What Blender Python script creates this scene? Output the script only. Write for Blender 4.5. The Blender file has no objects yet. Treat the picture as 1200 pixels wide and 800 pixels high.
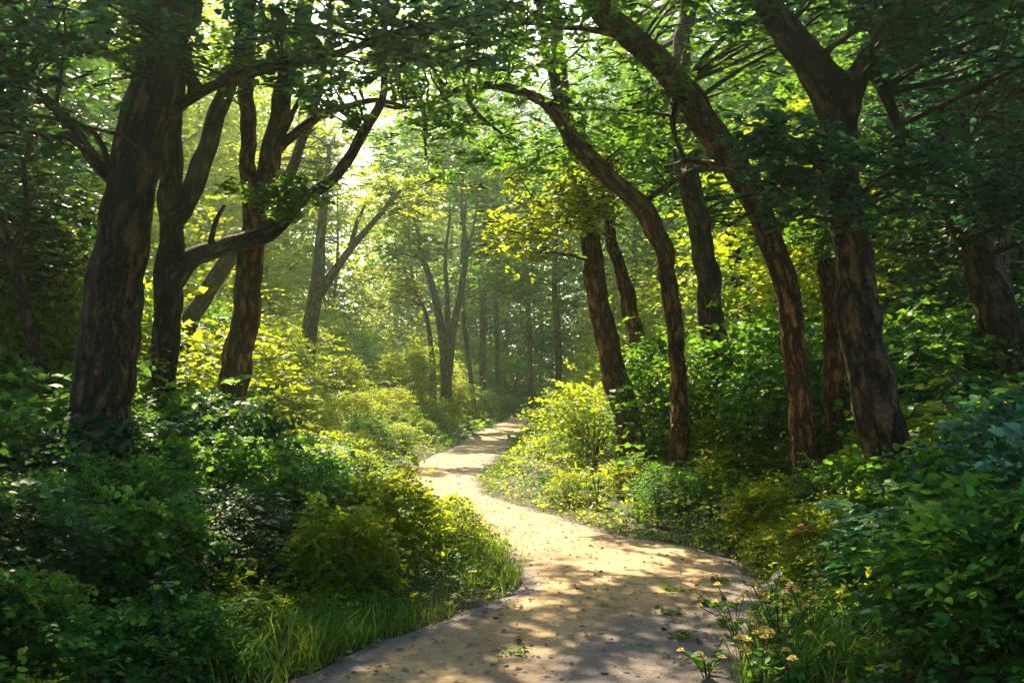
import bpy, math, random
import numpy as np
from mathutils import Vector, Matrix, noise as mnoise

R = math.radians
SC = bpy.context.scene
COL = SC.collection
rng = np.random.default_rng(11)

# ------------------------------------------------------------------ camera
CAM_Z, PITCH, LENS = 1.6, 2.0, 35.0
cd = bpy.data.cameras.new('camera'); cam = bpy.data.objects.new('camera', cd); COL.objects.link(cam)
cam.location = (0, 0, CAM_Z); cam.rotation_euler = (R(90 + PITCH), 0, 0)
cd.lens = LENS; cd.sensor_width = 36; cd.clip_end = 1000; cd.clip_start = 0.05
SC.camera = cam
FPX = 1200 * LENS / 36

# ------------------------------------------------------------------ light
SUN_AZ, SUN_EL = -20.0, 44.0            # degrees left of the view axis, and up
w = bpy.data.worlds.new('World'); SC.world = w; w.use_nodes = True
nt = w.node_tree; nt.nodes.clear()
sky = nt.nodes.new('ShaderNodeTexSky'); sky.sky_type = 'NISHITA'; sky.sun_disc = False
sky.sun_elevation = R(SUN_EL); sky.sun_rotation = R(SUN_AZ); sky.air_density = 1.0; sky.dust_density = 2.0
bg = nt.nodes.new('ShaderNodeBackground'); bg.inputs[1].default_value = 0.13
wo = nt.nodes.new('ShaderNodeOutputWorld')
nt.links.new(sky.outputs[0], bg.inputs[0]); nt.links.new(bg.outputs[0], wo.inputs[0])
sd = bpy.data.lights.new('sun', 'SUN'); sd.energy = 5.0; sd.angle = R(0.6); sd.color = (1.0, 0.84, 0.56)
sun = bpy.data.objects.new('sun', sd); COL.objects.link(sun)
to_sun = Vector((math.sin(R(SUN_AZ)) * math.cos(R(SUN_EL)), math.cos(R(SUN_AZ)) * math.cos(R(SUN_EL)), math.sin(R(SUN_EL))))
sun.rotation_euler = to_sun.to_track_quat('Z', 'Y').to_euler()
SC.view_settings.view_transform = 'Standard'; SC.view_settings.look = 'None'
SC.view_settings.exposure = 1.92; SC.view_settings.gamma = 1.0
SC.render.engine = 'CYCLES'
cy = SC.cycles
cy.use_denoising = True; cy.max_bounces = 7; cy.diffuse_bounces = 4; cy.glossy_bounces = 2
cy.transmission_bounces = 5; cy.volume_bounces = 0; cy.transparent_max_bounces = 6
cy.sample_clamp_indirect = 6.0; cy.caustics_reflective = False; cy.caustics_refractive = False

# ------------------------------------------------------------------ projection helpers
_c, _s = math.cos(R(PITCH)), math.sin(R(PITCH))
def P(px, py, d):
    """world point that lies d metres ahead of the camera"""
    u, v = (px - 600) / FPX, (400 - py) / FPX
    dy, dz = _c - v * _s, _s + v * _c
    k = d / dy
    return np.array([u * k, d, CAM_Z + dz * k])
def G(px, py):
    u, v = (px - 600) / FPX, (400 - py) / FPX
    dy, dz = _c - v * _s, _s + v * _c
    k = -CAM_Z / dz
    return (u * k, dy * k)

# ------------------------------------------------------------------ path and terrain functions
LE = [G(*p) for p in [(340,800),(420,760),(520,727),(592,698),(612,678),(592,645),(540,614),(490,597),(466,578),(462,557),(490,541),(530,526),(552,511),(585,496),(600,489)]]
RE = [G(*p) for p in [(862,800),(882,740),(892,695),(868,660),(800,641),(720,626),(640,602),(575,582),(556,566),(572,546),(598,521),(613,506),(624,491)]]
LE = [(-1.9,-40),(-1.9,-5),(-1.6,2)] + LE + [(2.0,42.5),(7,45.5),(16,47.5)]
RE = [(1.6,-40),(1.6,-5),(1.35,2)] + RE + [(3.2,40.2),(9,42.8),(18,44.5)]
LY = np.array([p[1] for p in LE]); LX = np.array([p[0] for p in LE])
RY = np.array([p[1] for p in RE]); RX = np.array([p[0] for p in RE])
def snoise(x, y, f, s=0.0):
    return (np.sin(x*f*1.0+1.3+s)*np.cos(y*f*1.13-0.7*s) + 0.5*np.sin(x*f*2.3+y*f*1.7+2.1*s) + 0.3*np.cos(x*f*4.1-y*f*3.7+s))/1.8
def edgeL(y): return np.interp(y, LY, LX)
def edgeR(y): return np.interp(y, RY, RX)
def pdist(x, y):
    """signed distance (roughly) out from the edge of the path"""
    x = np.asarray(x, float); y = np.asarray(y, float)
    d = np.maximum(edgeL(y) - x, x - edgeR(y))
    return np.where(y > 46.5, np.maximum(d, 2), d)
def smooth(a, b, t):
    t = np.clip((t - a) / (b - a), 0, 1); return t*t*(3-2*t)
def H(x, y):
    d = pdist(x, y)
    b = smooth(0.1, 2.6, d)
    h = 0.34*b + 0.10*b*snoise(np.asarray(x), np.asarray(y), 0.7) + 0.9*smooth(5, 25, d)
    return h + 0.012*smooth(-0.1, 0.25, d) - 0.012*smooth(-0.05, -0.2, d)*0

# ------------------------------------------------------------------ materials
def new_mat(name):
    m = bpy.data.materials.new(name); m.use_nodes = True; m.node_tree.nodes.clear(); return m, m.node_tree
def N(nt, t, **kw):
    n = nt.nodes.new(t)
    for k, v in kw.items(): setattr(n, k, v)
    return n
def ramp(nt, fac, stops):
    r = N(nt, 'ShaderNodeValToRGB'); cr = r.color_ramp
    while len(cr.elements) < len(stops): cr.elements.new(0.5)
    for e, (p, c) in zip(cr.elements, stops): e.position = p; e.color = (*c, 1)
    if fac is not None: nt.links.new(fac, r.inputs[0])
    return r
def leaf_mat(name, stops, trans=(0.30, 0.42, 0.05), tf=0.45, rough=0.50, spec=0.20, drift=True):
    """leaf blade: sheen on top, light coming through from behind"""
    m, nt = new_mat(name)
    at = N(nt, 'ShaderNodeAttribute', attribute_name='tint')
    oi = N(nt, 'ShaderNodeObjectInfo')
    ma = N(nt, 'ShaderNodeMath', operation='MULTIPLY_ADD'); nt.links.new(oi.outputs['Random'], ma.inputs[0]); ma.inputs[1].default_value = 0.24
    nt.links.new(at.outputs['Fac'], ma.inputs[2])
    sb = N(nt, 'ShaderNodeMath', operation='SUBTRACT', use_clamp=True); nt.links.new(ma.outputs[0], sb.inputs[0]); sb.inputs[1].default_value = 0.12
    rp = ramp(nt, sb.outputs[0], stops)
    ge = N(nt, 'ShaderNodeNewGeometry'); nz = N(nt, 'ShaderNodeTexNoise'); nz.inputs['Scale'].default_value = 1.3; nz.inputs['Detail'].default_value = 3
    nt.links.new(ge.outputs['Position'], nz.inputs['Vector'])
    hm = N(nt, 'ShaderNodeMapRange'); hm.inputs['From Min'].default_value = .3; hm.inputs['From Max'].default_value = .7; hm.inputs['To Min'].default_value = .478; hm.inputs['To Max'].default_value = .545
    nt.links.new(nz.outputs['Fac'], hm.inputs['Value'])
    hs = N(nt, 'ShaderNodeHueSaturation'); nt.links.new(rp.outputs[0], hs.inputs['Color'])
    if drift: nt.links.new(hm.outputs[0], hs.inputs['Hue'])
    rp = hs
    pb = N(nt, 'ShaderNodeBsdfPrincipled'); nt.links.new(rp.outputs[0], pb.inputs['Base Color'])
    pb.inputs['Roughness'].default_value = rough; pb.inputs['Specular IOR Level'].default_value = spec
    tr = N(nt, 'ShaderNodeBsdfTranslucent')
    mx = N(nt, 'ShaderNodeMix', data_type='RGBA'); mx.inputs[0].default_value = 0.62
    g = N(nt, 'ShaderNodeMix', data_type='RGBA', blend_type='MULTIPLY'); g.inputs[0].default_value = 0.0
    nt.links.new(rp.outputs[0], mx.inputs[6]); mx.inputs[7].default_value = (*trans, 1)
    nt.links.new(mx.outputs[2], tr.inputs[0])
    ms = N(nt, 'ShaderNodeMixShader'); ms.inputs[0].default_value = tf
    nt.links.new(pb.outputs[0], ms.inputs[1]); nt.links.new(tr.outputs[0], ms.inputs[2])
    o = N(nt, 'ShaderNodeOutputMaterial'); nt.links.new(ms.outputs[0], o.inputs[0])
    nt.nodes.remove(g)
    return m
ML = {
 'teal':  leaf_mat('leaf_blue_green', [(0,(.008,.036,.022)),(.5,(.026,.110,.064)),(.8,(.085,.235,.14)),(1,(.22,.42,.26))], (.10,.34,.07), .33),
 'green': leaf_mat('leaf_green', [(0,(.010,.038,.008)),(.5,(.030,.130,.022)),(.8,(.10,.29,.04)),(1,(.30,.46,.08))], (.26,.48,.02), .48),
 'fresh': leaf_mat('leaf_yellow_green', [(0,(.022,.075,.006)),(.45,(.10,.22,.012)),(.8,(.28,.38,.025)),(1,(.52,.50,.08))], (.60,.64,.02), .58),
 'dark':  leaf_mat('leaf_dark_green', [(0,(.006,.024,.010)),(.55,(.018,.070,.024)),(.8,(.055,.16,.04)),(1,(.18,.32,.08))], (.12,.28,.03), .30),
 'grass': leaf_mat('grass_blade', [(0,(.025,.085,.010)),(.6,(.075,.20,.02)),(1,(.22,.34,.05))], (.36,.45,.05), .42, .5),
 'litter':leaf_mat('fallen_leaf', [(0,(.05,.028,.014)),(.5,(.13,.075,.03)),(.85,(.25,.15,.05)),(1,(.30,.24,.06))], (.3,.2,.05), .15, .7),
 'yellow':leaf_mat('yellow_petal', [(0,(.70,.50,.06)),(1,(.85,.74,.28))], (.8,.5,.08), .3, drift=False),
 'orange':leaf_mat('orange_petal', [(0,(.55,.16,.03)),(1,(.75,.32,.08))], (.8,.3,.05), .3, drift=False),
 'violet':leaf_mat('violet_petal', [(0,(.22,.14,.35)),(1,(.42,.32,.55))], (.4,.25,.6), .3, drift=False),
 'white': leaf_mat('cream_petal', [(0,(.55,.52,.35)),(1,(.78,.75,.55))], (.7,.65,.4), .3, drift=False),
}
def bark_mat(name, c0, c1, c2, sc=9.0, moss=0.0, bump=0.9):
    m, nt = new_mat(name)
    at = N(nt, 'ShaderNodeAttribute', attribute_name='bark'); L = nt.links
    wob = N(nt, 'ShaderNodeTexNoise'); wob.inputs['Scale'].default_value = 3.0; wob.inputs['Detail'].default_value = 3
    L.new(at.outputs['Vector'], wob.inputs['Vector'])
    va = N(nt, 'ShaderNodeVectorMath', operation='MULTIPLY_ADD'); va.inputs[1].default_value = (.12,.12,.12)
    L.new(wob.outputs['Color'], va.inputs[0]); L.new(at.outputs['Vector'], va.inputs[2])
    def ridged(scale, k, det):
        n = N(nt, 'ShaderNodeTexNoise'); n.inputs['Scale'].default_value = scale; n.inputs['Detail'].default_value = det; n.inputs['Roughness'].default_value = .55
        L.new(va.outputs[0], n.inputs['Vector'])
        a = N(nt, 'ShaderNodeMath', operation='SUBTRACT'); L.new(n.outputs['Fac'], a.inputs[0]); a.inputs[1].default_value = .5
        b = N(nt, 'ShaderNodeMath', operation='ABSOLUTE'); L.new(a.outputs[0], b.inputs[0])
        c = N(nt, 'ShaderNodeMath', operation='MULTIPLY', use_clamp=True); L.new(b.outputs[0], c.inputs[0]); c.inputs[1].default_value = k
        return c
    r1 = ridged(sc, 7.5, 5)
    fine = N(nt, 'ShaderNodeVectorMath', operation='MULTIPLY'); L.new(va.outputs[0], fine.inputs[0]); fine.inputs[1].default_value = (1,1,2.6); keep = va; va = fine
    r2 = ridged(sc*2.6, 6.0, 5)
    no = N(nt, 'ShaderNodeTexNoise'); no.inputs['Scale'].default_value = sc*5; no.inputs['Detail'].default_value = 6; no.inputs['Roughness'].default_value = .7
    L.new(va.outputs[0], no.inputs['Vector'])
    hh = N(nt, 'ShaderNodeMath', operation='MULTIPLY'); L.new(r1.outputs[0], hh.inputs[0]); hh.inputs[1].default_value = .5
    h2 = N(nt, 'ShaderNodeMath', operation='MULTIPLY_ADD'); L.new(r2.outputs[0], h2.inputs[0]); h2.inputs[1].default_value = .28; L.new(hh.outputs[0], h2.inputs[2])
    ad = N(nt, 'ShaderNodeMath', operation='MULTIPLY_ADD'); L.new(no.outputs['Fac'], ad.inputs[0]); ad.inputs[1].default_value = .34; L.new(h2.outputs[0], ad.inputs[2])
    rp = ramp(nt, ad.outputs[0], [(.26,c0),(.58,c1),(.95,c2)])
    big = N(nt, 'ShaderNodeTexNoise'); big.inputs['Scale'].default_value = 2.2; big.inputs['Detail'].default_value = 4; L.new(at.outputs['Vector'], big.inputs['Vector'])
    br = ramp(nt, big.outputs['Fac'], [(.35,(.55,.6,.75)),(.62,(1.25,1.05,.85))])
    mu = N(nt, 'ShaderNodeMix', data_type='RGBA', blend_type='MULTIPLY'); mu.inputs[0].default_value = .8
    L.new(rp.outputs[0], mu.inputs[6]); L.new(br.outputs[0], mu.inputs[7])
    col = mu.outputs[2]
    if moss:
        gm = N(nt, 'ShaderNodeTexNoise'); gm.inputs['Scale'].default_value = 5; gm.inputs['Detail'].default_value = 6; L.new(at.outputs['Vector'], gm.inputs['Vector'])
        gr = ramp(nt, gm.outputs['Fac'], [(.56,(0,0,0)),(.70,(moss,moss,moss))])
        m2 = N(nt, 'ShaderNodeMix', data_type='RGBA'); L.new(gr.outputs[0], m2.inputs[0]); L.new(col, m2.inputs[6]); m2.inputs[7].default_value = (.06,.085,.025,1)
        col = m2.outputs[2]
    pb = N(nt, 'ShaderNodeBsdfPrincipled'); pb.inputs['Roughness'].default_value = .85; pb.inputs['Specular IOR Level'].default_value = .25
    L.new(col, pb.inputs['Base Color'])
    bp = N(nt, 'ShaderNodeBump'); bp.inputs['Strength'].default_value = bump; bp.inputs['Distance'].default_value = .045
    L.new(ad.outputs[0], bp.inputs['Height']); L.new(bp.outputs[0], pb.inputs['Normal'])
    o = N(nt, 'ShaderNodeOutputMaterial'); L.new(pb.outputs[0], o.inputs[0])
    return m
MB = {
 'rough': bark_mat('furrowed_bark', (.012,.008,.007), (.085,.050,.036), (.30,.165,.095), 9.0, .35),
 'warm':  bark_mat('reddish_bark', (.018,.008,.005), (.13,.056,.026), (.52,.24,.085), 12.0, .3),
 'grey':  bark_mat('grey_brown_bark', (.014,.010,.008), (.085,.055,.038), (.26,.165,.10), 12.0, .4),
 'twig':  bark_mat('twig_bark', (.03,.022,.014), (.08,.055,.035), (.14,.10,.06), 14.0, 0, .3),
}
def ground_mat():
    m, nt = new_mat('forest_soil'); L = nt.links
    g = N(nt, 'ShaderNodeNewGeometry')
    a = N(nt, 'ShaderNodeTexNoise'); a.inputs['Scale'].default_value = 1.6; a.inputs['Detail'].default_value = 8; a.inputs['Roughness'].default_value = .7; L.new(g.outputs['Position'], a.inputs['Vector'])
    b = N(nt, 'ShaderNodeTexNoise'); b.inputs['Scale'].default_value = 26; b.inputs['Detail'].default_value = 6; L.new(g.outputs['Position'], b.inputs['Vector'])
    mx = N(nt, 'ShaderNodeMath', operation='MULTIPLY_ADD'); mx.inputs[1].default_value = .5; L.new(b.outputs['Fac'], mx.inputs[0]); 
    h = N(nt, 'ShaderNodeMath', operation='MULTIPLY'); h.inputs[1].default_value = .5; L.new(a.outputs['Fac'], h.inputs[0]); L.new(h.outputs[0], mx.inputs[2])
    rp = ramp(nt, mx.outputs[0], [(.3,(.018,.014,.009)),(.47,(.05,.036,.02)),(.56,(.045,.062,.018)),(.7,(.09,.11,.03))])
    pb = N(nt, 'ShaderNodeBsdfPrincipled'); pb.inputs['Roughness'].default_value = .95; L.new(rp.outputs[0], pb.inputs['Base Color'])
    bp = N(nt, 'ShaderNodeBump'); bp.inputs['Distance'].default_value = .05; bp.inputs['Strength'].default_value = .8; L.new(mx.outputs[0], bp.inputs['Height']); L.new(bp.outputs[0], pb.inputs['Normal'])
    o = N(nt, 'ShaderNodeOutputMaterial'); L.new(pb.outputs[0], o.inputs[0]); return m
def path_mat():
    m, nt = new_mat('trodden_sand'); L = nt.links
    g = N(nt, 'ShaderNodeNewGeometry')
    def noise(s, d, r=.6, v=None):
        n = N(nt, 'ShaderNodeTexNoise'); n.inputs['Scale'].default_value = s; n.inputs['Detail'].default_value = d; n.inputs['Roughness'].default_value = r
        L.new(v or g.outputs['Position'], n.inputs['Vector']); return n
    mp = N(nt, 'ShaderNodeMapping'); mp.inputs['Scale'].default_value = (1,.55,1); mp.inputs['Rotation'].default_value = (0,0,.25); L.new(g.outputs['Position'], mp.inputs['Vector'])
    a = noise(1.5, 6, .65, mp.outputs[0]); b = noise(9, 6, .7); c = noise(60, 4, .6)
    rp = ramp(nt, a.outputs['Fac'], [(.28,(.22,.16,.12)),(.45,(.42,.28,.155)),(.58,(.60,.41,.21)),(.75,(.68,.50,.28))])
    r2 = ramp(nt, b.outputs['Fac'], [(.32,(.55,.55,.60)),(.55,(1,1,1)),(.75,(1.12,1.08,1.0))])
    mu = N(nt, 'ShaderNodeMix', data_type='RGBA', blend_type='MULTIPLY'); mu.inputs[0].default_value = .75; L.new(rp.outputs[0], mu.inputs[6]); L.new(r2.outputs[0], mu.inputs[7])
    # damp dark soil creeping in from the verges; bluish near shade painted in too
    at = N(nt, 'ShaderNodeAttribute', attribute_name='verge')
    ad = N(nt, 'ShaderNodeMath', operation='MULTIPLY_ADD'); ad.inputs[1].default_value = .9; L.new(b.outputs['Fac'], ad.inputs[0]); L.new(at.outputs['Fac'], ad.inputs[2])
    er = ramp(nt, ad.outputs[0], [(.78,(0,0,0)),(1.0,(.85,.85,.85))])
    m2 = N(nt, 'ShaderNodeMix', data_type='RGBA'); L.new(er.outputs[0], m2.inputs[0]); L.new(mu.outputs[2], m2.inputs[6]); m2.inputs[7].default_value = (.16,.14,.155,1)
    # small stones
    vo = N(nt, 'ShaderNodeTexVoronoi'); vo.inputs['Scale'].default_value = 22; L.new(g.outputs['Position'], vo.inputs['Vector'])
    vr = ramp(nt, vo.outputs['Distance'], [(.12,(1,1,1)),(.24,(0,0,0))])
    vc = ramp(nt, vo.outputs['Color'], [(.62,(0,0,0)),(.66,(.7,.7,.7))])
    vm = N(nt, 'ShaderNodeMath', operation='MULTIPLY'); L.new(vr.outputs[0], vm.inputs[0]); L.new(vc.outputs[0], vm.inputs[1])
    m3 = N(nt, 'ShaderNodeMix', data_type='RGBA'); L.new(vm.outputs[0], m3.inputs[0]); L.new(m2.outputs[2], m3.inputs[6]); m3.inputs[7].default_value = (.36,.31,.26,1)
    pb = N(nt, 'ShaderNodeBsdfPrincipled'); pb.inputs['Roughness'].default_value = .9; L.new(m3.outputs[2], pb.inputs['Base Color'])
    s1 = N(nt, 'ShaderNodeMath', operation='MULTIPLY_ADD'); L.new(c.outputs['Fac'], s1.inputs[0]); s1.inputs[1].default_value = .25; L.new(b.outputs['Fac'], s1.inputs[2])
    s2 = N(nt, 'ShaderNodeMath', operation='MULTIPLY_ADD'); L.new(vm.outputs[0], s2.inputs[0]); s2.inputs[1].default_value = .35; L.new(s1.outputs[0], s2.inputs[2])
    bp = N(nt, 'ShaderNodeBump'); bp.inputs['Distance'].default_value = .04; bp.inputs['Strength'].default_value = .9; L.new(s2.outputs[0], bp.inputs['Height']); L.new(bp.outputs[0], pb.inputs['Normal'])
    o = N(nt, 'ShaderNodeOutputMaterial'); L.new(pb.outputs[0], o.inputs[0]); return m

# ------------------------------------------------------------------ mesh helpers
def mesh_np(name, V, tris=None, quads=None, attrs=None, mat=None, smooth_sh=True, uv=None):
    V = np.asarray(V, np.float32)
    T = np.zeros((0,3), int) if tris is None else np.asarray(tris, int).reshape(-1,3)
    Q = np.zeros((0,4), int) if quads is None else np.asarray(quads, int).reshape(-1,4)
    me = bpy.data.meshes.new(name)
    me.vertices.add(len(V)); me.vertices.foreach_set('co', V.ravel())
    idx = np.concatenate([T.ravel(), Q.ravel()]).astype(np.int32)
    me.loops.add(len(idx)); me.loops.foreach_set('vertex_index', idx)
    st = np.concatenate([np.arange(len(T))*3, len(T)*3 + np.arange(len(Q))*4]).astype(np.int32)
    me.polygons.add(len(st)); me.polygons.foreach_set('loop_start', st)
    me.polygons.foreach_set('use_smooth', np.full(len(st), smooth_sh))
    for k, a in (attrs or {}).items():
        a = np.asarray(a, np.float32)
        if a.ndim == 1: t = me.attributes.new(k, 'FLOAT', 'POINT'); t.data.foreach_set('value', a)
        else: t = me.attributes.new(k, 'FLOAT_VECTOR', 'POINT'); t.data.foreach_set('vector', a.ravel())
    me.update(calc_edges=True)
    if mat: me.materials.append(mat)
    return me
def link(name, me, parent=None, **props):
    o = bpy.data.objects.new(name, me); COL.objects.link(o)
    if parent: o.parent = parent
    for k, v in props.items(): o[k] = v
    return o
def empty(name, loc, label, cat, group=None, rz=0, s=1.0):
    o = bpy.data.objects.new(name, None); COL.objects.link(o)
    o.location = loc; o.rotation_euler = (0,0,rz); o.scale = (s,s,s); o.empty_display_size = .2
    o['label'] = label; o['category'] = cat
    if group: o['group'] = group
    return o
def copy_tree(o, loc, rz=0, s=(1,1,1), label=None, cat=None, group=None, mats=None):
    c = o.copy(); COL.objects.link(c); c.location = loc; c.rotation_euler = (0,0,rz); c.scale = s
    if label: c['label'] = label
    if cat: c['category'] = cat
    if group: c['group'] = group
    elif 'group' in c: del c['group']
    for ch in list(o.children):
        d = ch.copy(); COL.objects.link(d); d.parent = c
        if mats and ch.name.split('.')[0] in mats:
            d.material_slots[0].link = 'OBJECT'; d.material_slots[0].material = mats[ch.name.split('.')[0]]
        for g in list(ch.children):
            e = g.copy(); COL.objects.link(e); e.parent = d
    return c

def nrm(a): return a / np.maximum(np.linalg.norm(a, axis=-1, keepdims=True), 1e-9)

class Leaves:
    """collects leaf blades: base point, direction, face normal, length, tint"""
    def __init__(s): s.p=[]; s.d=[]; s.n=[]; s.L=[]; s.t=[]
    def add(s, p, d, n, L, t):
        s.p.append(p); s.d.append(d); s.n.append(n); s.L.append(L); s.t.append(t)
    def sprays(s, o, d, up, L, K, size, tint, flat=.35, r=None):
        """o,d,up (M,3): a twig origin, direction and leaf-plane normal; K leaves set alternately along each"""
        r = r or rng
        M = len(o); d = nrm(d); up = nrm(up - (up*d).sum(1,keepdims=True)*d); side = np.cross(d, up)
        k = (np.arange(K)+.6)/K
        sg = np.where(np.arange(K)%2==0, 1.0, -1.0)
        droop = -0.28*(k**2)
        pos = o[:,None,:] + d[:,None,:]*(L[:,None]*k[None])[:,:,None]
        pos[:,:,2] += droop[None]*L[:,None]
        pos += r.normal(0, .012, pos.shape)
        ang = r.uniform(.5, 1.15, (M,K)); ang[:,-1] = r.uniform(-.2,.2,M)
        ld = d[:,None,:]*np.cos(ang)[:,:,None] + side[:,None,:]*(np.sin(ang)*sg[None])[:,:,None]
        ld += r.normal(0, .14, ld.shape); ld[:,:,2] -= .12
        nn = up[:,None,:] + r.normal(0, flat, (M,K,3))
        sz = size[:,None]*r.uniform(.65,1.2,(M,K))*(1.05-.35*k[None]**2)
        tt = tint[:,None] + r.normal(0,.16,(M,K))
        s.add(pos.reshape(-1,3), ld.reshape(-1,3), nn.reshape(-1,3), sz.ravel(), np.clip(tt.ravel(),0,1))
    def mesh(s, name, mat, lod=0, width=.34):
        p=np.concatenate(s.p); d=nrm(np.concatenate(s.d)); n=np.concatenate(s.n); L=np.concatenate(s.L); t=np.concatenate(s.t)
        n=nrm(n-(n*d).sum(1,keepdims=True)*d); sd=np.cross(d,n)
        if lod==0:
            T=np.array([(0,0,0),(.22,1,.05),(.62,.82,.03),(1,0,-.14),(.62,-.82,.03),(.22,-1,.05),(.3,0,-.04),(.66,0,-.06)],float)
            T[:,1]*=width; tri=[(0,6,1),(0,5,6),(7,3,2),(7,4,3)]; qd=[(1,6,7,2),(6,5,4,7)]
        elif lod==1:
            T=np.array([(0,0,0),(.38,1,.05),(1,0,-.1),(.38,-1,.05)],float); T[:,1]*=width*1.1; tri=[(0,2,1),(0,3,2)]; qd=[]
        elif lod==3:   # grass blade, L long and narrow, bending over
            T=np.array([(0,.5,0),(0,-.5,0),(.4,.42,-.05),(.4,-.42,-.05),(.75,.28,-.2),(.75,-.28,-.2),(1,0,-.42)],float); T[:,1]*=width
            tri=[(4,5,6)]; qd=[(0,1,3,2),(2,3,5,4)]
        m=len(T); V=p[:,None,:]+(d[:,None,:]*T[None,:,0:1]+sd[:,None,:]*T[None,:,1:2]+n[:,None,:]*T[None,:,2:3])*L[:,None,None]
        off=(np.arange(len(p))*m)[:,None,None]
        tr=(np.array(tri)[None]+off).reshape(-1,3); qu=(np.array(qd)[None]+off).reshape(-1,4) if qd else None
        return mesh_np(name, V.reshape(-1,3), tr, qu, {'tint':np.repeat(t,m)}, mat)

def catmull(pts, n):
    pts=np.asarray(pts,float); 
    if len(pts)<3:
        t=np.linspace(0,1,n)[:,None]; return pts[0]*(1-t)+pts[-1]*t
    p=np.vstack([2*pts[0]-pts[1],pts,2*pts[-1]-pts[-2]]); m=len(pts)-1
    u=np.linspace(0,m-1e-6,n); i=u.astype(int); f=(u-i)[:,None]
    a,b,c,d=p[i],p[i+1],p[i+2],p[i+3]
    return .5*((2*b)+(-a+c)*f+(2*a-5*b+4*c-d)*f**2+(-a+3*b-3*c+d)*f**3)
class Tubes:
    def __init__(s): s.V=[]; s.Q=[]; s.T=[]; s.B=[]; s.n=0
    def add(s, pts, rad, sides=10, step=.15, ridge=0.0, lump=.05, flare=0.0, seed=0.0, cap=True):
        """pts (k,3 or k,4 with radius)"""
        A=np.column_stack([np.asarray(pts,float), np.asarray(rad,float)])
        tot=np.linalg.norm(np.diff(A[:,:3],axis=0),axis=1).sum(); m=max(3,int(tot/step)+1)
        # resample evenly
        D=catmull(A, max(m*3,12)); l=np.concatenate([[0],np.cumsum(np.linalg.norm(np.diff(D[:,:3],axis=0),axis=1))])
        li=np.linspace(0,l[-1],m); C=np.column_stack([np.interp(li,l,D[:,j]) for j in range(4)])
        c=C[:,:3]; r=np.maximum(C[:,3],.003)
        if ridge:   # real limbs wander and swell a little
            w1=np.array([[mnoise.noise((t*1.7+seed*9,k*5.,0)) + .75*mnoise.noise((t*4.0+seed*9,k*5.,3)) for k in range(4)] for t in li])
            c=c+w1[:,:3]*(.10+.22*r[:,None])*np.minimum(li*2,1)[:,None]*.26*np.array([1,1,.3]); r=r*(1+.11*w1[:,3])
        if flare: r=r*(1+flare*np.exp(-li/.35))
        t=nrm(np.gradient(c,axis=0)); x=np.array([1.,0,0]) if abs(t[0][0])<.8 else np.array([0,1.,0])
        xs=[]; 
        for k in range(m):
            x=x-(x@t[k])*t[k]; x=x/np.linalg.norm(x); xs.append(x)
        xs=np.array(xs); ys=np.cross(t,xs)
        a=np.linspace(0,2*np.pi,sides,endpoint=False)
        AA,LL=np.meshgrid(a,li); sd=seed
        rr=1+lump*(np.sin(2*AA+LL*1.3+sd)+.6*np.sin(3*AA-LL*2.1+2*sd))
        if flare: rr+= .35*flare*np.exp(-LL/.3)*np.maximum(0,np.sin(AA*4+sd))
        if ridge:
            B0=np.stack([np.cos(AA)*r[:,None], np.sin(AA)*r[:,None], LL*.17],-1)+sd*3.1
            fr=1.15/max(.07,float(np.median(r)))**.8; nz=mnoise.noise
            q=np.array([abs(nz((b[0]*fr,b[1]*fr,b[2]*fr))) for b in B0.reshape(-1,3)]).reshape(AA.shape)
            q2=np.array([abs(nz((b[0]*fr*2.3,b[1]*fr*2.3,b[2]*fr*2.3+7))) for b in B0.reshape(-1,3)]).reshape(AA.shape)
            rr+= ridge*2.0*(np.minimum(q*3.2,1)-.7)+ridge*1.0*(np.minimum(q2*3.2,1)-.7)
        rad2=r[:,None]*rr
        V=c[:,None,:]+xs[:,None,:]*(np.cos(a)[None,:,None]*rad2[:,:,None])+ys[:,None,:]*(np.sin(a)[None,:,None]*rad2[:,:,None])
        B=np.stack([np.cos(AA)*r[:,None], np.sin(AA)*r[:,None], LL*.30],-1)+sd*3.1
        i=np.arange(m-1)[:,None]*sides; j=np.arange(sides)[None]; j2=(j+1)%sides
        Q=np.stack([i+j,i+j2,i+sides+j2,i+sides+j],-1).reshape(-1,4)+s.n
        s.V.append(V.reshape(-1,3)); s.B.append(B.reshape(-1,3)); s.Q.append(Q)
        if cap:
            s.V.append(c[-1:]); s.B.append(B.reshape(-1,3)[-1:]); e=s.n+(m-1)*sides; k=s.n+m*sides
            s.T.append(np.array([(e+q,e+(q+1)%sides,k) for q in range(sides)])); s.n+=1
        s.n+=m*sides
        return c, r
    def mesh(s,name,mat,origin=(0,0,0)):
        return mesh_np(name, np.concatenate(s.V)-np.asarray(origin), np.concatenate(s.T) if s.T else None, np.concatenate(s.Q), {'bark':np.concatenate(s.B)}, mat)

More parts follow.
